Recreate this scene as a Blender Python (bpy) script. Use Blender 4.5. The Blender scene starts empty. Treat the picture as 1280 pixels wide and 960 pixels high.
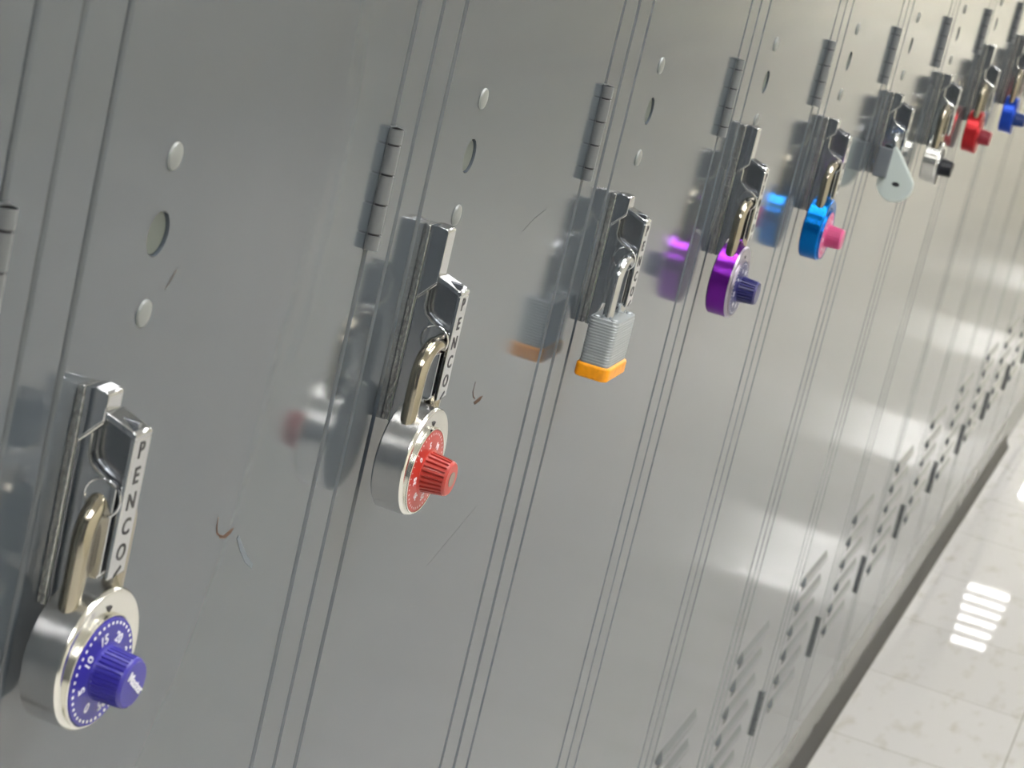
import bpy, bmesh, math, random
from mathutils import Matrix, Vector
PI = math.pi
random.seed(7)
SC = bpy.context.scene
COL = SC.collection

# ---------------------------------------------------------------- camera
CP = Vector((-0.64014, -0.32202, 1.17324)); YAW, PIT, ROL = 0.2658, -0.24717, 0.23545
F = Vector((math.cos(PIT)*math.cos(YAW), math.cos(PIT)*math.sin(YAW), math.sin(PIT)))
RT = F.cross(Vector((0, 0, 1))).normalized(); UP = RT.cross(F)
R2 = math.cos(ROL)*RT + math.sin(ROL)*UP; U2 = -math.sin(ROL)*RT + math.cos(ROL)*UP
cam = bpy.data.cameras.new('camera'); camo = bpy.data.objects.new('camera', cam); COL.objects.link(camo)
m = Matrix((R2, U2, -F)).transposed().to_4x4(); m.translation = CP
camo.matrix_world = m
cam.sensor_width = 36; cam.lens = 3077.7/1280*36; cam.clip_start = 0.02; cam.clip_end = 100
cam.dof.use_dof = True; cam.dof.focus_distance = 1.12; cam.dof.aperture_fstop = 36
SC.camera = camo
# ---------------------------------------------------------------- world, exposure
w = bpy.data.worlds.new('world'); SC.world = w; w.use_nodes = True
w.node_tree.nodes['Background'].inputs[0].default_value = (.9, .95, 1, 1)
w.node_tree.nodes['Background'].inputs[1].default_value = 0.15
SC.view_settings.view_transform = 'Standard'; SC.view_settings.look = 'None'
SC.view_settings.gamma = 1; SC.view_settings.use_curve_mapping = False
SC.view_settings.exposure = 0.0
LIGHT = 57.0          # strength of the ceiling light diffusers

# ---------------------------------------------------------------- materials
def mat(name, col, rough=.5, metal=0, spec=.5, coat=0, coat_rough=.05, emit=None, es=1, ior=1.5, noise=None, bump=None):
    m = bpy.data.materials.new(name); m.use_nodes = True
    nt = m.node_tree; b = nt.nodes['Principled BSDF']
    b.inputs['Base Color'].default_value = (*col, 1)
    b.inputs['Roughness'].default_value = rough; b.inputs['Metallic'].default_value = metal
    b.inputs['IOR'].default_value = ior
    b.inputs['Specular IOR Level'].default_value = spec
    b.inputs['Coat Weight'].default_value = coat; b.inputs['Coat Roughness'].default_value = coat_rough
    if emit: b.inputs['Emission Color'].default_value = (*emit, 1); b.inputs['Emission Strength'].default_value = es
    tc = nt.nodes.new('ShaderNodeTexCoord')
    if noise:            # (scale xyz, amount, detail)
        sc, amt, det = noise
        mp = nt.nodes.new('ShaderNodeMapping'); mp.inputs['Scale'].default_value = sc
        nt.links.new(tc.outputs['Object'], mp.inputs[0])
        n = nt.nodes.new('ShaderNodeTexNoise'); n.inputs['Scale'].default_value = 1; n.inputs['Detail'].default_value = det
        nt.links.new(mp.outputs[0], n.inputs['Vector'])
        r = nt.nodes.new('ShaderNodeValToRGB')
        lo = [c*(1-amt) for c in col]; hi = [min(1, c*(1+amt)) for c in col]
        r.color_ramp.elements[0].position = .3; r.color_ramp.elements[1].position = .7
        r.color_ramp.elements[0].color = (*lo, 1); r.color_ramp.elements[1].color = (*hi, 1)
        nt.links.new(n.outputs[0], r.inputs[0]); nt.links.new(r.outputs[0], b.inputs['Base Color'])
    if bump:             # (scale xyz, strength, distance)
        sc, st, di = bump
        mp = nt.nodes.new('ShaderNodeMapping'); mp.inputs['Scale'].default_value = sc
        nt.links.new(tc.outputs['Object'], mp.inputs[0])
        n = nt.nodes.new('ShaderNodeTexNoise'); n.inputs['Scale'].default_value = 1; n.inputs['Detail'].default_value = 2
        nt.links.new(mp.outputs[0], n.inputs['Vector'])
        bp = nt.nodes.new('ShaderNodeBump'); bp.inputs['Strength'].default_value = st; bp.inputs['Distance'].default_value = di
        nt.links.new(n.outputs[0], bp.inputs['Height']); nt.links.new(bp.outputs[0], b.inputs['Normal'])
    return m
M = {}
M['paint'] = mat('grey_locker_enamel', (.074, .090, .106), .12, spec=1.0, noise=((9, 9, 3), .03, 3), bump=((9, 9, 9), .03, .0003))
M['inside'] = mat('locker_interior', (.10, .10, .10), .6)
M['hinge'] = mat('hinge_enamel', (.145, .155, .16), .34)
M['chrome'] = mat('worn_chrome', (.62, .63, .645), .08, 1)
M['dullchrome'] = mat('dull_dark_metal', (.25, .265, .285), .22, 1)  # darker, rougher metal for the recessed web
M['bar'] = mat('aluminium_louvre_bar', (.20, .20, .20), .5)
M['chrome_old'] = mat('pitted_chrome', (.60, .60, .58), .22, 1, noise=((700, 700, 450), .35, 4), bump=((900, 900, 900), .5, .0003))
M['satin'] = mat('satin_metal_strip', (.62, .62, .58), .30, 1, bump=((1500, 1500, 200), .2, .0002))
M['nickel'] = mat('warm_nickel', (.44, .40, .32), .10, 1)
M['steel'] = mat('brushed_steel', (.66, .66, .65), .24, 1, bump=((300, 6000, 300), .10, .0001))
M['rim'] = mat('polished_steel_rim', (.78, .77, .72), .16, 1)
M['rivet'] = mat('bare_rivet', (.25, .265, .255), .35, .2)
M['plug'] = mat('grey_green_plug', (.13, .145, .13), .6, spec=.25)
M['black'] = mat('black_ink_and_shade', (.012, .012, .016), .5)
M['blackp'] = mat('black_plastic', (.012, .014, .02), .35)
M['white'] = mat('white_ink', (.80, .80, .86), .5)
M['blue'] = mat('violet_blue_plastic', (.032, .026, .29), .26)
M['red'] = mat('red_plastic', (.45, .03, .018), .28)
M['redtip'] = mat('worn_red_plastic', (.40, .045, .035), .28)
M['greywear'] = mat('worn_grey_tip', (.28, .24, .20), .5)
M['purple'] = mat('purple_anodised', (.20, .02, .36), .24, .85, bump=((300, 6000, 300), .08, .0001))
M['greyface'] = mat('dull_grey_face', (.36, .33, .38), .3, .8)
M['navy'] = mat('navy_plastic', (.02, .02, .12), .3)
M['cyan'] = mat('blue_anodised', (.0, .15, .50), .25, .85, bump=((300, 6000, 300), .08, .0001))
M['pink'] = mat('pink_plastic', (.55, .075, .22), .35)
M['redbody'] = mat('red_anodised', (.42, .015, .02), .28, .6)
M['maroon'] = mat('maroon_plastic', (.28, .02, .04), .3)
M['bluebody'] = mat('blue_anodised_dark', (.01, .06, .46), .28, .6)
M['bluek'] = mat('dark_blue_plastic', (.015, .05, .22), .3)
M['pale'] = mat('pale_grey_enamel', (.47, .53, .51), .35)
M['slate'] = mat('slate_grey_enamel', (.12, .135, .15), .35)
M['lam'] = mat('laminated_zinc_steel', (.36, .39, .40), .36, .4)
M['amber'] = mat('amber_vinyl', (.90, .34, .005), .35, noise=((220, 220, 220), .12, 2))
M['chip'] = mat('brown_chip', (.10, .055, .035), .7)
M['scuff'] = mat('grey_scuff', (.07, .07, .065), .45)
M['bluescuff'] = mat('faint_blue_scuff', (.125, .15, .18), .3)
M['plinth'] = mat('plinth_enamel', (.23, .23, .215), .25, noise=((3, 8, 8), .2, 4))
M['base_shade'] = mat('dark_base_shade', (.035, .035, .036), .45)
M['wall'] = mat('cream_wall_paint', (.84, .81, .70), .55, noise=((2, 2, 2), .03, 2))
M['dark'] = mat('dark_door_paint', (.09, .10, .115), .5)
M['ceil'] = mat('ceiling_tile', (.72, .72, .70), .8, noise=((40, 40, 40), .06, 3))
M['fixture'] = mat('white_fixture_enamel', (.75, .75, .75), .4)
M['diff'] = mat('light_diffuser', (.9, .9, .9), .6, emit=(1, .99, .985), es=LIGHT)

def floor_mat():
    m = bpy.data.materials.new('vinyl_floor_tile'); m.use_nodes = True; nt = m.node_tree
    b = nt.nodes['Principled BSDF']; L = nt.links.new; N = nt.nodes.new
    tc = N('ShaderNodeTexCoord')
    mp = N('ShaderNodeMapping'); mp.inputs['Location'].default_value = (.175, .235, 0); L(tc.outputs['Object'], mp.inputs[0])
    br = N('ShaderNodeTexBrick'); br.offset = 0; br.squash = 1
    br.inputs['Scale'].default_value = 1; br.inputs['Brick Width'].default_value = .3048; br.inputs['Row Height'].default_value = .3048
    br.inputs['Mortar Size'].default_value = .0011; br.inputs['Mortar Smooth'].default_value = .3
    br.inputs['Color1'].default_value = (.66, .65, .63, 1); br.inputs['Color2'].default_value = (.70, .69, .67, 1)
    br.inputs['Mortar'].default_value = (.36, .34, .29, 1)
    L(mp.outputs[0], br.inputs['Vector'])
    m2 = N('ShaderNodeMapping'); m2.inputs['Scale'].default_value = (14, 34, 1); L(tc.outputs['Object'], m2.inputs[0])
    n1 = N('ShaderNodeTexNoise'); n1.inputs['Scale'].default_value = 1; n1.inputs['Detail'].default_value = 4
    L(m2.outputs[0], n1.inputs['Vector'])
    r1 = N('ShaderNodeValToRGB'); r1.color_ramp.elements[0].position = .27; r1.color_ramp.elements[0].color = (.80, .775, .70, 1)
    r1.color_ramp.elements[1].position = .45; r1.color_ramp.elements[1].color = (1, 1, 1, 1)
    L(n1.outputs[0], r1.inputs[0])
    mx = N('ShaderNodeMix'); mx.data_type = 'RGBA'; mx.blend_type = 'MULTIPLY'; mx.inputs[0].default_value = .8
    L(br.outputs['Color'], mx.inputs[6]); L(r1.outputs[0], mx.inputs[7]); L(mx.outputs[2], b.inputs['Base Color'])
    b.inputs['Roughness'].default_value = .018; b.inputs['IOR'].default_value = 1.5
    n2 = N('ShaderNodeTexNoise'); n2.inputs['Scale'].default_value = 9; n2.inputs['Detail'].default_value = 2
    L(tc.outputs['Object'], n2.inputs['Vector'])
    bp = N('ShaderNodeBump'); bp.inputs['Strength'].default_value = .01; bp.inputs['Distance'].default_value = .0003
    L(n2.outputs[0], bp.inputs['Height']); L(bp.outputs[0], b.inputs['Normal'])
    return m
M['diff2'] = mat('light_diffuser_boosted', (.9, .9, .9), .6, emit=(1, .985, .965), es=150)  # far diffusers boosted to brighten the far end of the corridor
M['diff3'] = mat('light_diffuser_dimmed', (.9, .9, .9), .6, emit=(1, .985, .965), es=8)  # dimmed to keep the floor glare striped
M['diff4'] = mat('light_diffuser_middle', (.9, .9, .9), .6, emit=(1, .985, .965), es=28)
M['floor'] = floor_mat()

# ---------------------------------------------------------------- mesh helpers
def big(e):
    """an edge between a large flat and a small rounding stays sharp, so the flat shades flat"""
    a, b = e.link_faces[0], e.link_faces[1]
    return e.calc_face_angle(0) > .02 and (len(a.verts) > 4) != (len(b.verts) > 4) or (e.calc_face_angle(0) > .02 and max(a.calc_area(), b.calc_area()) > 6*min(a.calc_area(), b.calc_area()) and max(a.calc_area(), b.calc_area()) > 8e-6)
class MB:
    def __init__(s): s.v = []; s.f = []; s.mi = []; s.sm = []; s.mats = []
    def slot(s, m):
        if m not in s.mats: s.mats.append(m)
        return s.mats.index(m)
    def add(s, vs, fs, m, T=None, smooth=False):
        o = len(s.v); k = s.slot(m)
        s.v += [tuple((T @ Vector(p)) if T else p) for p in vs]
        for f in fs: s.f.append([i+o for i in f]); s.mi.append(k); s.sm.append(smooth)
    def bm(s, b, m, T=None, smooth=False):
        b.verts.index_update(); s.add([v.co[:] for v in b.verts], [[v.index for v in f.verts] for f in b.faces], m, T, smooth); b.free()
    def box(s, a, b, m, bev=0, seg=2, T=None):
        bb = bmesh.new(); bmesh.ops.create_cube(bb, size=1)
        for v in bb.verts: v.co = Vector([(a[i]+b[i])/2 + v.co[i]*(b[i]-a[i]) for i in range(3)])
        if bev: bmesh.ops.bevel(bb, geom=bb.edges[:], offset=bev, segments=seg, affect='EDGES', profile=.5)
        s.bm(bb, m, T)
    def prism(s, poly, axis, lo, hi, m, bev=0, seg=2, T=None, smooth=False):
        """poly = 2D points in the plane across `axis` (x: (y,z), y: (x,z), z: (x,y))"""
        def P(p, t): return {'x': (t, p[0], p[1]), 'y': (p[0], t, p[1]), 'z': (p[0], p[1], t)}[axis]
        bb = bmesh.new()
        A = [bb.verts.new(P(p, lo)) for p in poly]; B = [bb.verts.new(P(p, hi)) for p in poly]
        n = len(poly); bb.faces.new(A); bb.faces.new(B[::-1])
        for i in range(n): bb.faces.new((A[i], B[i], B[(i+1) % n], A[(i+1) % n]))
        bmesh.ops.recalc_face_normals(bb, faces=bb.faces[:])
        if bev:
            bmesh.ops.bevel(bb, geom=bb.edges[:], offset=bev, segments=seg, affect='EDGES', profile=.5)
        s.bm(bb, m, T, smooth)
    def lathe(s, prof, m, T=None, n=64, smooth=True, rad=None, caps=True):
        """profile [(r, t)] turned about local -Y (t grows towards the viewer's side)"""
        vs = []; fs = []
        for (r, t) in prof:
            for i in range(n):
                a = 2*PI*i/n; rr = r*(rad(i, r, t) if rad else 1)
                vs.append((rr*math.cos(a), -t, rr*math.sin(a)))
        for j in range(len(prof)-1):
            for i in range(n):
                a, b = j*n+i, j*n+(i+1) % n; fs.append((a, b, b+n, a+n))
        if caps: fs.append(tuple(range(n))[::-1]); fs.append(tuple((len(prof)-1)*n+i for i in range(n)))
        s.add(vs, fs, m, T, smooth)
    def tube(s, pts, r, m, n=16, T=None, smooth=True):
        pts = [Vector(p) for p in pts]; vs = []; fs = []; up = None
        for k, p in enumerate(pts):
            d = (pts[min(k+1, len(pts)-1)]-pts[max(k-1, 0)]).normalized()
            if up is None: up = d.orthogonal().normalized()
            up = (up - d*up.dot(d)).normalized(); sd = d.cross(up)
            for i in range(n):
                a = 2*PI*i/n; vs.append(p + (up*math.cos(a)+sd*math.sin(a))*r)
        for k in range(len(pts)-1):
            for i in range(n): fs.append((k*n+i, k*n+(i+1) % n, (k+1)*n+(i+1) % n, (k+1)*n+i))
        fs.append(tuple(range(n))[::-1]); fs.append(tuple((len(pts)-1)*n+i for i in range(n)))
        s.add([v[:] for v in vs], fs, m, T, smooth)
    def text(s, txt, size, m, T, depth=.0001, bold=0, align='CENTER'):
        """text lying in local XZ plane, facing -Y, centred on the origin"""
        c = bpy.data.curves.new('t', 'FONT'); c.body = txt; c.size = size; c.extrude = depth; c.offset = bold
        c.align_x = align; c.align_y = 'CENTER'; c.resolution_u = 3
        o = bpy.data.objects.new('t', c); COL.objects.link(o)
        me = bpy.data.meshes.new_from_object(o.evaluated_get(bpy.context.evaluated_depsgraph_get()))
        TT = T @ Matrix.Rotation(PI/2, 4, 'X')
        s.add([v.co[:] for v in me.vertices], [list(p.vertices) for p in me.polygons], m, TT)
        bpy.data.objects.remove(o); bpy.data.meshes.remove(me); bpy.data.curves.remove(c)
    def build(s, name, parent=None, loc=None, auto=35):
        me = bpy.data.meshes.new(name); me.from_pydata(s.v, [], s.f)
        for m in s.mats: me.materials.append(m)
        for p, k, sm in zip(me.polygons, s.mi, s.sm): p.material_index = k; p.use_smooth = True if auto else sm
        bb = bmesh.new(); bb.from_mesh(me)
        if auto:
            for e in bb.edges:
                if len(e.link_faces) == 2 and (e.calc_face_angle(0) > math.radians(auto) or big(e)): e.smooth = False
        bb.to_mesh(me); bb.free(); me.update()
        o = bpy.data.objects.new(name, me); COL.objects.link(o)
        if parent: o.parent = parent
        if loc: o.location = loc
        return o
def thing(name, label, cat, loc=(0, 0, 0), rotz=0, group=None):
    o = bpy.data.objects.new(name, None); COL.objects.link(o); o.empty_display_size = .02
    o.location = loc; o.rotation_euler = (0, 0, rotz); o['label'] = label; o['category'] = cat
    if group: o['group'] = group
    return o
def struct(o): o['kind'] = 'structure'; return o
def dup(o, parent=None):
    c = o.copy(); COL.objects.link(c)
    if parent: c.parent = parent; c.matrix_parent_inverse = o.matrix_parent_inverse.copy()
    for ch in list(o.children): dup(ch, c)
    return c
def cut(o, cutters):
    for c in cutters:
        md = o.modifiers.new('b', 'BOOLEAN'); md.operation = 'DIFFERENCE'; md.object = c; md.solver = 'EXACT'
        if not len(c.data.materials): c.data.materials.append(o.data.materials[0])
    bpy.context.view_layer.update()
    me = bpy.data.meshes.new_from_object(o.evaluated_get(bpy.context.evaluated_depsgraph_get()))
    o.modifiers.clear(); old = o.data; o.data = me; me.name = o.name
    for p in me.polygons: p.use_smooth = True
    bb = bmesh.new(); bb.from_mesh(me)
    for e in bb.edges:
        if len(e.link_faces) == 2 and (e.calc_face_angle(0) > math.radians(35) or big(e)): e.smooth = False
    bb.to_mesh(me); bb.free()
    for c in cutters: bpy.data.objects.remove(c)

# ---------------------------------------------------------------- the corridor
X0, X1, YB, H = -3.4, 27.0, -2.45, 2.7
b = MB(); b.box((X0-.2, YB-.2, -.1), (X1+.2, 2.2, 0), M['floor']); struct(b.build('floor', auto=0))
b = MB(); b.box((X0-.2, YB-.2, H), (X1+.2, 2.2, H+.1), M['ceil']); struct(b.build('ceiling', auto=0))
b = MB(); b.box((X0-.2, YB-.15, 0), (X1+.2, YB, H), M['wall']); struct(b.build('wall_front', auto=0))
b = MB(); b.box((X1, YB, 0), (X1+.15, 2.15, H), M['wall']); struct(b.build('wall_right', auto=0))
b = MB(); b.box((X0-.15, YB, 0), (X0, .5, H), M['dark']); struct(b.build('wall_left', auto=0))  # unseen end wall, made dark so the metal reflects dark
b = MB(); b.prism([(X0-.2, .47), (5.4, .47), (5.4, 2.0), (X1+.2, 2.0), (X1+.2, 2.15), (5.25, 2.15), (5.25, .62), (X0-.2, .62)], 'z', 0, H, M['wall']); struct(b.build('wall_back', auto=0))

# ---------------------------------------------------------------- ceiling lights
def ceiling_light(label, x, y, group):
    t = thing('ceiling_light', label, 'ceiling light', (x, y, H), 0, group)
    b = MB(); L, W = .60, .13
    b.box((-L, -W, -.018), (L, -W+.012, 0), M['fixture']); b.box((-L, W-.012, -.018), (L, W, 0), M['fixture'])
    b.box((-L, -W+.012, -.018), (-L+.012, W-.012, 0), M['fixture']); b.box((L-.012, -W+.012, -.018), (L, W-.012, 0), M['fixture'])
    b.build('frame', t)
    for i in range(1, 6):
        b = MB(); b.box((-L+i*.2-.046, -W+.012, -.016), (-L+i*.2+.046, W-.012, -.003), M['bar']); b.build('cross_louvre', t)
    b = MB(); b.box((-L+.012, -W+.012, -.0028), (L-.012, W-.012, -.0004), M['diff' if x < 9 else (('diff3' if y > 0 else 'diff4') if x < 13 else 'diff2')]); b.build('diffuser', t)
    return t
ord_ = ['first', 'second', 'third', 'fourth', 'fifth', 'sixth', 'seventh', 'eighth']
for j, x in enumerate((-2.0, .7, 4.6, 8.5, 12.35, 15.85, 20.1, 24.0)):  # last position added to brighten the far end
    ceiling_light('long louvred ceiling light over the lockers, %s along the corridor' % ord_[j], x, -.38 if x < 9 else .39, 'ceiling lights over the lockers')
    if x != 8.5: ceiling_light('long louvred ceiling light in the middle row, %s along the corridor' % ord_[j], x, -1.42, 'ceiling lights in the middle row')

# ---------------------------------------------------------------- lockers
P = .3048
ZB, ZT = .118, 1.86
SW = .0273                       # frame stile width
def arc_profile(x0, x1, depth, r, y=0, n=4):
    """open-fronted sheet section across x: rounded front edges"""
    pts = [(x0, depth)]; q = r; r = .0022
    for i in range(n+1):
        a = PI + i*PI/2/n; pts.append((x0+r+r*math.cos(a), y+r+r*math.sin(a)))
    r = q
    for i in range(n+1):
        a = -PI/2 + i*PI/2/n; pts.append((x1-r+r*math.cos(a), y+r+r*math.sin(a)))
    pts.append((x1, depth)); return pts
def make_locker():
    t = thing('locker', '', 'locker', group='grey steel lockers in the row')
    b = MB()
    b.prism(arc_profile(0, SW, .016, .0013), 'z', ZB, ZT, M['paint'])
    b.prism(arc_profile(P-SW, P, .016, .0013), 'z', ZB, ZT, M['paint'])
    b.box((SW+.0002, .0003, ZB), (P-SW-.0002, .016, .1465), M['paint'], .001)
    b.box((SW+.0002, .0003, ZT-.03), (P-SW-.0002, .016, ZT), M['paint'], .001)
    b.build('frame', t)
    b = MB(); b.box((.001, .0162, ZB), (P-.001, .40, ZT), M['inside']); b.build('cabinet_body', t)
    # door
    dx0, dx1, dz0, dz1 = SW+.0016, P-SW-.0016, .148, ZT-.032
    b = MB(); b.prism(arc_profile(dx0, dx1, .014, .0013), 'z', dz0, dz1, M['paint'])
    door = b.build('door', t)
    c = MB(); c.lathe([(.0078, -.0016), (.0078, .002)], M['black'], Matrix.Translation((.0787, 0, .9985)), n=48)
    co = c.build('cutter'); cut(door, [co])
    # louvres: pressed hoods, added to the door's own mesh
    def louvre(z, xa, xb):
        L = MB(); d, h, n = .0034, .0110, 8
        us = [0, .012, .03, .06, .5, .94, .97, .988, 1]; es = [0, .5, .8, 1, 1, 1, .8, .5, 0]
        vs = []
        for u, e in zip(us, es):
            x = xa + (xb-xa)*u
            vs += [(x, 0, h*e+.001), (x, -d*.6*e, h*.5*e+.0005), (x, -d*e, .0004), (x, -d*e+.0008, -.0006), (x, .0, .0008)]
        fs = []
        for i in range(n):
            for j in range(3): a = i*5+j; fs.append((a, a+1, a+6, a+5))
        L.add(vs, fs, M['paint'], smooth=True)
        L.add([(xa+.004, -.0001, -.0080), (xb-.004, -.0001, -.0080), (xb-.004, -.0001, .006), (xa+.004, -.0001, .006)], [(0, 1, 2, 3)], M['black'])  # slit blackened below the hood, painting in its shadow
        L.build('louvre', door, (0, 0, z), auto=60)
    for i in range(6): louvre(.2525+i*.0285, .052, .186)
    for i in range(6): louvre(1.56+i*.0285, .052, .186)
    # rivets and number hole plug
    for z in (1.0245, .9715):
        b = MB(); b.lathe([(.0049, -.001), (.0048, .0003), (.0045, .0008), (.0036, .0011), (.0018, .0013), (.0003, .00135)], M['rivet'], n=32)
        b.build('rivet', door, (.0793, 0, z))
    b = MB(); b.lathe([(.0073, .0), (.0073, .0005), (.0070, .0008), (.0003, .0009)], M['plug'], n=40); b.build('hole_plug', door, (.0787, .0019, .9985))
    # hinges: five knuckles each, two dark seams
    for zc in (.9945, .2725, 1.70):
        b = MB(); r = .0033 if zc > .5 else .0021
        b.box((P-SW-.0030, -.0004, zc-.0255), (P-SW+.0035, .003, zc+.0255), M['hinge'])
        zz = [-.0255, -.0185, -.0062, .0062, .0185, .0255]
        T0 = Matrix.Translation((P-SW-.0006, -.0018, zc))
        for i in range(5):
            b.prism([(r*math.cos(a*PI/10), r*math.sin(a*PI/10)) for a in range(20)], 'z', zz[i]+.0005, zz[i+1]-.0005, M['hinge'], T=T0)
        b.prism([(r*.84*math.cos(a*PI/8), r*.84*math.sin(a*PI/8)) for a in range(16)], 'z', -.0250, .0250, M['black'], T=T0)
        b.build('hinge', t)
    return t

# handle pieces, x=0 is the face turned to the camera end, y=0 the door
def rail_mesh(top):
    b = MB(); y1 = -.0114
    # backing channel with a satin raised strip, its head, and the thin flange running down
    b.box((0, -.0030, -.066), (.0100, 0, top-.0002), M['chrome_old'], .0004)
    b.box((.0002, -.0046, -.066), (.0014, -.0030, top-.003), M['satin'], .0002)
    head = [(-.0030, top), (-.0060, top+.0006), (y1+.0008, top), (y1, top-.0010), (y1, -.0008), (-.0040, -.0090), (-.0030, -.0092)]
    b.prism(head, 'x', 0, .0100, M['chrome'], .0005)
    return b
def handle_parts(parent, tall, locs):
    top = .0230 if tall else .0085
    h = rail_mesh(top).build('handle', parent, locs)
    b = MB(); T = Matrix.Translation((0, 0, 0))
    # pull: sloped cap, front strip, recessed web
    b.prism([(-.0114, .0022), (-.0222, -.0014), (-.0232, -.0024), (-.0232, -.0040), (-.0214, -.0034), (-.0114, .0)], 'x', 0, .0112, M['chrome'], .0004)
    b.prism([(-.0232, -.0038), (-.0214, -.0034), (-.0214, -.0500), (-.0222, -.0515), (-.0232, -.0505)], 'x', 0, .0112, M['chrome'], .0004)
    b.box((.0040, -.0215, -.0495), (.0060, -.0028, .0008), M['dullchrome'], .0003)
    LT = 'PENCO'
    for i, ch in enumerate(LT):
        b.text(ch, .0080, M['black'], Matrix.Translation((.0056, -.02325, -.0080-i*.0087)), .00008, .00012)
    b.box((-.0024, -.02335, -.0005), (.0024, -.0231, .0005), M['black'], T=Matrix.Translation((.0056, 0, -.0492)) @ Matrix.Rotation(-.6, 4, 'Y'))
    b.build('pull', h)
    # hasp plate: curved top edge, padlock hole
    pts = [(-.0036, -.066), (-.0036, -.0096), (-.0082, -.0050), (-.0084, -.0125), (-.0095, -.0152), (-.0125, -.0175), (-.0160, -.0190), (-.0203, -.0205), (-.0203, -.0500), (-.0190, -.0520), (-.0100, -.0525), (-.0060, -.066)]
    b = MB(); b.prism(pts, 'x', -.0002, .0036, M['chrome'], .0005)
    hp = b.build('hasp_plate', h)
    c = MB(); c.prism([(-.0158+.0058*math.cos(a*PI/12), -.0250+.0058*math.sin(a*PI/12)) for a in range(24)], 'x', -.01, .0039, M['chrome'])
    cut(hp, [c.build('cutter')])
    # raised lip along scoop and around the hole
    b = MB(); b.tube([(.0, y, z) for y, z in ((-.0038, -.0094), (-.0068, -.0062), (-.0112, -.0012))], .0004, M['rim'], 8); b.build('ridge', h)
    b = MB(); b.tube([(.0001, y, z) for y, z in ((-.0082, -.0055), (-.0084, -.0125), (-.0095, -.0152), (-.0125, -.0175), (-.0160, -.0190), (-.0203, -.0205))], .0007, M['rim'], 8); b.build('scoop_lip', h)
    b = MB(); b.tube([(-.0001, -.0158+.0063*math.cos(a*PI/12), -.0250+.0063*math.sin(a*PI/12)) for a in range(25)], .0005, M['chrome'], 8); b.build('hole_rim', h)
    return h

proto = make_locker()
XK = {0: -.0032, 1: .0002, 2: .0028, 3: -.0004, 4: .0016, 5: .0022}
GAP = {2: .0024, 5: .0016, 8: .0055, 11: .0060, 14: .0060}
labels = {
 -1: 'grey steel locker at the far left edge, only its hinge side in view',
 0: 'grey steel locker nearest the camera, shut by the silver padlock with a blue dial',
 1: 'grey steel locker shut by the silver padlock with a red dial',
 2: 'grey steel locker shut by the laminated padlock with the amber base',
 3: 'grey steel locker shut by the purple padlock',
 4: 'grey steel locker shut by the light blue padlock with a pink knob',
 5: 'grey steel locker with the pale disc-shaped padlock',
 6: 'grey steel locker shut by the silver padlock with a black knob',
 7: 'grey steel locker shut by the red padlock',
 8: 'grey steel locker shut by the dark blue padlock, right of the first wide gap'}
more = ['first', 'second', 'third', 'fourth', 'fifth', 'sixth', 'seventh', 'eighth', 'ninth', 'tenth', 'eleventh']
# handle height offsets and tall rails as photographed
HD = {0: (-.0005, False), 1: (.0032, True), 2: (.0009, False), 3: (.0030, True), 4: (.0010, False), 5: (.0030, False), 6: (.0050, False), 7: (.0085, True), 8: (.0085, True)}
lockers = {}
for k in range(-1, 15):
    o = proto if k == -1 else dup(proto)
    a = k*P + XK.get(k, 0) + GAP.get(k, .0008)/2
    e = (k+1)*P + XK.get(k+1, 0) - GAP.get(k+1, .0008)/2
    o.location = (a, 0, 0); o.scale = ((e-a)/P, 1, 1)
    o['label'] = labels.get(k) or 'grey steel locker, %s beyond the dark blue padlock' % more[k-9]
    lockers[k] = o
tall_src = handle_parts(lockers[1], True, (.0385, 0, .9462+HD[1][0]))
short_src = handle_parts(lockers[0], False, (.0415, 0, .9462+HD[0][0]))
for k in range(2, 15):
    dz, tl = HD.get(k, (0, False))
    h = dup(tall_src if tl else short_src, lockers[k])
    h.location = (.0385, 0, .9462+dz)
h = dup(short_src, lockers[-1]); h.location = (.0385, 0, .9462)

# plinth under the lockers
b = MB(); b.box((-.62, .010, .012), (15*P, .39, .1165), M['plinth'], .001)
o = b.build('locker_plinth'); o['label'] = 'long grey metal plinth carrying the whole row of lockers'; o['category'] = 'plinth'
b = MB(); b.prism([(.010, 0), (-.002, 0), (-.002, .0035), (.003, .010), (.0098, .030), (.0098, .0)][:5], 'x', -.62, 15*P, M['base_shade'])  # dark strip standing in for the shade along the floor
b.build('base_strip', o)

# made-up low cabinet, kept low so ceiling light passes over it
t = thing('added_low_cabinet', 'low grey metal cabinet added past the far end of the locker row', 'cabinet', (15*P+.004, 0, 0))
b = MB(); b.box((0, .010, 0), (.60, .39, .1165), M['plinth'], .001); b.build('base', t)
b = MB(); b.box((0, 0, .118), (.60, .40, .34), M['paint'], .002); b.build('body', t)
b = MB(); b.box((.03, -.004, .15), (.57, -.0002, .31), M['paint'], .001); b.build('door', t)

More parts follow.
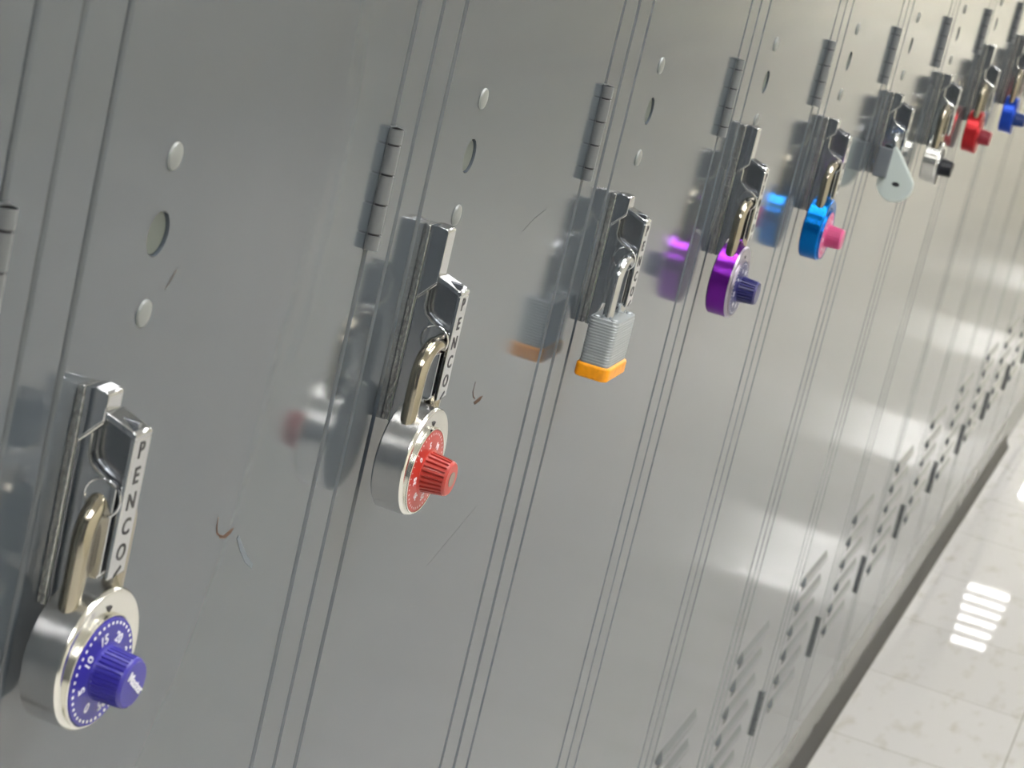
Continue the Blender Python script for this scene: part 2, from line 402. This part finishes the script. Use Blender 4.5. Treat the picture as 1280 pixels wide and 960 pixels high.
# ---------------------------------------------------------------- chips and scuffs on the doors
def blotch(k, x, z, pts, m, name):
    """thin flake on the door face; pts in mm about (x, z)"""
    b = MB(); b.prism([(px/1000, pz/1000) for px, pz in pts], 'y', -.00012, .0002, m)
    door = [c for c in lockers[k].children if c.name.startswith('door')][0]
    return b.build(name, door, (x, 0, z))
def streak(k, x, z, pts, wd, m, name):
    b = MB(); vs = []; fs = []
    for i, (px, pz) in enumerate(pts):
        q = pts[min(i+1, len(pts)-1)]; p0 = pts[max(i-1, 0)]
        dx, dz = q[0]-p0[0], q[1]-p0[1]; l = math.hypot(dx, dz) or 1; nx, nz = -dz/l, dx/l
        ww = wd*(.35+.65*math.sin(PI*(i+.6)/(len(pts)+.2)))/2
        vs += [((px+nx*ww)/1000, -.00012, (pz+nz*ww)/1000), ((px-nx*ww)/1000, -.00012, (pz-nz*ww)/1000)]
    for i in range(len(pts)-1): fs.append((2*i, 2*i+1, 2*i+3, 2*i+2))
    b.add(vs, fs, m)
    door = [c for c in lockers[k].children if c.name.startswith('door')][0]
    return b.build(name, door, (x, 0, z), auto=0)

# ---------------------------------------------------------------- padlocks
def shackle(t, m, half=.0130, r=.0036, top=.0385, z0=.019, y=0):
    b = MB(); pts = [(-half, y, z0-.004), (-half, y, z0+.004), (-half, y, top-.006)]
    for i in range(13):
        a = PI - PI*i/12; pts.append((half*math.cos(a), y, top+half*math.sin(a)))
    pts += [(half, y, top-.006), (half, y, z0+.004), (half, y, z0-.004)]
    b.tube(pts, r, m, 24); return b.build('shackle', t)
def combo(label, cat_mats, loc, yaw=.0, tilt=0, R=.0245, Th=.0152, top=.0385, dial_m=None, knob_m=None, tip_m=None,
          numrot=145, numsize=.0038, ticks=.0008, knob_r=(.0095, .0088), knob_len=.0125, ribs=30, cap=None, dial_out=.0009, rib_amp=.12, flat=True, star=False, sh=M['nickel'], logo=False):
    body_m, rim_m = cat_mats
    t = thing('padlock', label, 'padlock', loc, yaw, 'padlocks on the lockers'); t.rotation_euler = (0, tilt, yaw)
    h = Th/2
    b = MB()
    b.lathe([(R-.004, -h), (R-.0012, -h+.0002), (R, -h+.0012), (R, h-.0016)], body_m, n=96)
    body = b.build('body', t)
    cs = []
    for s in (-1, 1):
        c = MB(); c.prism([(s*.0130+.0043*math.cos(a*PI/12), .0043*math.sin(a*PI/12)) for a in range(24)], 'z', .012, .03, M['black']); cs.append(c.build('cutter'))
    cut(body, cs)
    b = MB()   # front plate with crimped rim
    b.lathe([(R-.0002, h-.0022), (R, h-.0016), (R-.0001, h-.0010), (R-.0008, h-.0002), (R-.0020, h), (R-.0030, h-.0003), (.0195, h-.0004), (.0194, h-.0004+.0013), (.0191, h+.0011), (.0188, h+.0009), (.0187, h-.0002)], rim_m, n=96, caps=False)
    b.lathe([(.0186, h-.0004), (.0003, h-.0004)], rim_m, n=64)
    fp = b.build('face_plate', t)
    zc = -.0037
    # crimp ring and dial sit low on the face
    T = Matrix.Translation((0, 0, zc))
    if True:
        me = fp.data
        for v in me.vertices:
            rr = math.hypot(v.co.x, v.co.z)
            if rr < .0205: v.co.z += zc
    d = h+dial_out
    b = MB(); b.lathe([(.0186, h-.0006), (.0186, d-.0003), (.0183, d), (.0105, d+.0005), (.0100, d+.0008), (.0003, d+.0008)], dial_m, T, n=80)
    if ticks:
        for i in range(40):
            a = math.radians(numrot - i*9); lg = .0026 if i % 5 else .0036
            TT = T @ Matrix.Rotation(-(a-PI/2), 4, 'Y')
            b.box((-ticks/2/1.0, -d-.00012, .0174-lg), (ticks/2, -d+.0004, .0174), M['white'], T=TT)
        for i in range(8):
            a = math.radians(numrot - i*45)
            TT = T @ Matrix.Rotation(-(a-PI/2), 4, 'Y') @ Matrix.Translation((0, -d-.0004, .0122))
            b.text(str(i*5), numsize, M['white'], TT, .0001, .00010)
    b.build('dial', t)
    b = MB(); r0, r1 = knob_r
    k0 = d+.0006
    def rad(i, r, t_): return 1 - (rib_amp if (i % 6) in (0, 1) else 0) if (r > r1*.86 and k0+.0008 < t_ < k0+knob_len-.0012) else 1
    n = ribs*6
    prof = [(r0*1.02, k0-.0004), (r0*1.02, k0+.0006), (r0, k0+.0010)]
    for i in range(6): u = i/5; prof.append((r0+(r1-r0)*u, k0+.0012+(knob_len-.0028)*u))
    prof += [(r1*.985, k0+knob_len-.0011), (r1*.95, k0+knob_len-.0004), (r1*.88, k0+knob_len)]
    b.lathe(prof, knob_m, T, n=n, rad=rad)
    e = k0+knob_len
    b.lathe([(r1*.9, e-.0002), (r1*.88, e+.0001), (.0002, e+.0003)], tip_m or knob_m, T, n=48)
    if cap: b.lathe([(r1*.42, e), (r1*.42, e+.0005), (.0002, e+.0006)], cap, T, n=32)
    if logo: b.text('Master', .0046, M['white'], T @ Matrix.Translation((.0008, -e-.0004, .0)) @ Matrix.Rotation(math.radians(38), 4, 'Y'), .0001, .00008)
    b.build('knob', t)
    # index mark above the dial
    b = MB(); b.prism([(-.0014, .0185), (.0014, .0185), (0, .0166)], 'y', -h-.0001, -h+.0008, M['black']); b.build('index_mark', t)
    shackle(t, sh, top=top)
    return t

L = {}
combo('round silver combination padlock with violet blue dial and knob, nearest the camera', (M['steel'], M['rim']), (.0470, -.0150, .8650), -.061,
      dial_m=M['blue'], knob_m=M['blue'], numrot=240, numsize=.0048, ticks=.0011, knob_r=(.0094, .0088), knob_len=.0112, dial_out=.0016, rib_amp=.045, ribs=34, top=.0425, logo=True)
combo('round silver combination padlock with red dial and ridged red knob', (M['steel'], M['rim']), (P+.0345, -.0183, .8722), -.0226,
      dial_m=M['red'], knob_m=M['redtip'], tip_m=M['red'], cap=M['greywear'], numrot=145, numsize=.0040, ticks=.0005, knob_r=(.0092, .0080), knob_len=.0115, ribs=24)
combo('round purple combination padlock with navy knob', (M['purple'], M['greyface']), (3*P+.0345, -.0175, .8705), -.02,
      dial_m=M['navy'], knob_m=M['navy'], ticks=.0009, knob_r=(.0088, .0080), ribs=26, top=.040)
combo('round light blue combination padlock with pink dial and knob', (M['cyan'], M['cyan']), (4*P+.0350, -.0172, .8715), -.02,
      dial_m=M['pink'], knob_m=M['pink'], ticks=.0009, knob_r=(.0088, .0080), ribs=26, top=.038)
combo('small silver combination padlock with black knob beside the red padlock', (M['rim'], M['steel']), (6*P+.0345, -.0150, .8725), -.0, R=.0215,
      dial_m=M['blackp'], knob_m=M['blackp'], ticks=0, knob_r=(.0088, .0080), ribs=26, top=.043)
combo('round red combination padlock with maroon knob', (M['redbody'], M['redbody']), (7*P+.0345, -.0125, .8800), -.0, R=.0235,
      dial_m=M['redbody'], knob_m=M['maroon'], ticks=0, knob_r=(.0088, .0080), ribs=26, top=.041)
combo('round dark blue combination padlock by the right edge', (M['bluebody'], M['bluebody']), (8*P+.0355, -.0160, .8800), -.0, R=.0225,
      dial_m=M['bluek'], knob_m=M['bluek'], ticks=0, knob_r=(.0088, .0080), ribs=26, top=.042)

# laminated padlock with vinyl bumper
def octa(w, d, c, n=3):
    pts = []
    for sx, sy, a0 in ((1, 1, 0), (-1, 1, PI/2), (-1, -1, PI), (1, -1, 3*PI/2)):
        for i in range(n+1): a = a0+i*PI/2/n; pts.append((sx*(w-c)+c*math.cos(a), sy*(d-c)+c*math.sin(a)))
    return pts
t = thing('padlock', 'small laminated steel padlock with an amber yellow bumper round its base', 'padlock', (2*P+.0028+.0325, -.0190, .8750), 0, 'padlocks on the lockers')
b = MB(); n = 17
for i in range(n):
    z = -.0105+i*.0016; sc = 1 if 0 < i < n-1 else .97
    b.prism(octa(.0190*sc, .0085*sc, .0030), 'z', z, z+.00145, M['lam'], .0003, 1)
b.prism(octa(.0187, .0082, .0030), 'z', -.0105, .0165, M['lam'])
b.build('laminated_body', t)
for x, y in ((-.0150, .0050), (-.0150, -.0050), (.0150, .0050), (.0150, -.0050)):
    b = MB(); b.lathe([(.0021, -.0006), (.0021, .0004), (.0015, .0010), (.0002, .0012)], M['lam'], Matrix.Rotation(-PI/2, 4, 'X'), n=20)
    b.build('rivet_head', t, (x, y, .0166))
b = MB(); b.prism(octa(.0203, .0098, .0042, 4), 'z', -.0172, -.0092, M['amber'], .0014, 3); b.build('bumper', t)
shackle(t, M['chrome'], half=.0118, r=.0031, top=.0365, z0=.014)

# pale disc padlock hanging edge-on to the door on locker six
t = thing('padlock', 'pale grey disc padlock with tapering neck, its round keyhole end facing the camera', 'padlock', (5*P+.0022+.0340, 0, .8810), 0, 'padlocks on the lockers')
pts = []
cy, r = -.0262, .0165
for i in range(25):
    a = math.radians(40 - i*(260/24)); pts.append((cy+r*math.cos(a)*-1, r*math.sin(a)))
pts = [(cy + r*math.sin(math.radians(a)), -r*math.cos(math.radians(a))) for a in range(-110, 121, 10)]
poly = pts + [(-.0170, .0320), (-.0192, .0330)]
b = MB(); b.prism(poly, 'x', -.0080, -.0010, M['pale'], .0012, 2)
b.build('body', t)
b = MB(); b.box((-.0130, -.0175, .0030), (-.0082, -.0050, .0300), M['slate'], .0010); b.build('rear_block', t)
b = MB(); b.prism([(cy-.001+.0035*math.cos(a*PI/8), .0+.0020*math.sin(a*PI/8)) for a in range(16)], 'x', -.0084, -.0075, M['black']); b.build('keyhole', t)
b = MB(); b.tube([(-.0040, -.0180, .0290), (-.0045, -.0165, .0370), (-.0020, -.0155, .0405), (.0030, -.0155, .0410), (.0080, -.0160, .0380), (.0085, -.0165, .0280), (.0030, -.0160, .0260)], .0034, M['chrome'], 16); b.build('shackle', t)

# marks on the paint
blotch(0, .190, .8665, [(-5, 1.5), (-3, -.8), (2, -2), (7, -1.2), (9, .8), (5, .6), (0, -.3)], M['chip'], 'paint_chip')
streak(0, .184, .8668, [(-3, 9), (-2.5, 5), (-1, 2), (3, 0)], 1.0, M['chip'], 'scratch')
streak(0, .205, .862, [(0, 0), (6, -6), (14, -13), (22, -18)], 2.6, M['bluescuff'], 'scuff')
streak(0, .0955, .981, [(-3, -3), (0, 0), (3, 3)], 1.2, M['scuff'], 'scratch')
streak(0, .093, .915, [(0, 9), (0, 0), (-1, -9)], .5, M['chip'], 'scratch')
blotch(1, .180, .8655, [(-5, 0), (-2, -1.8), (5, -1.2), (8, 1.0), (4, 1.3)], M['chip'], 'paint_chip')
streak(1, .172, .8690, [(-2, 8), (-2.5, 3), (0, 0), (4, -2)], .8, M['chip'], 'scratch')
streak(1, .205, .955, [(-16, -4), (0, 1), (18, 4)], .3, M['scuff'], 'scratch')
streak(2, .080, .8830, [(0, 5), (0, 0), (3, -3), (8, -2)], 1.0, M['scuff'], 'scratch')
streak(1, .190, .790, [(-30, -8), (0, 0), (35, 9)], .25, M['scuff'], 'scratch')
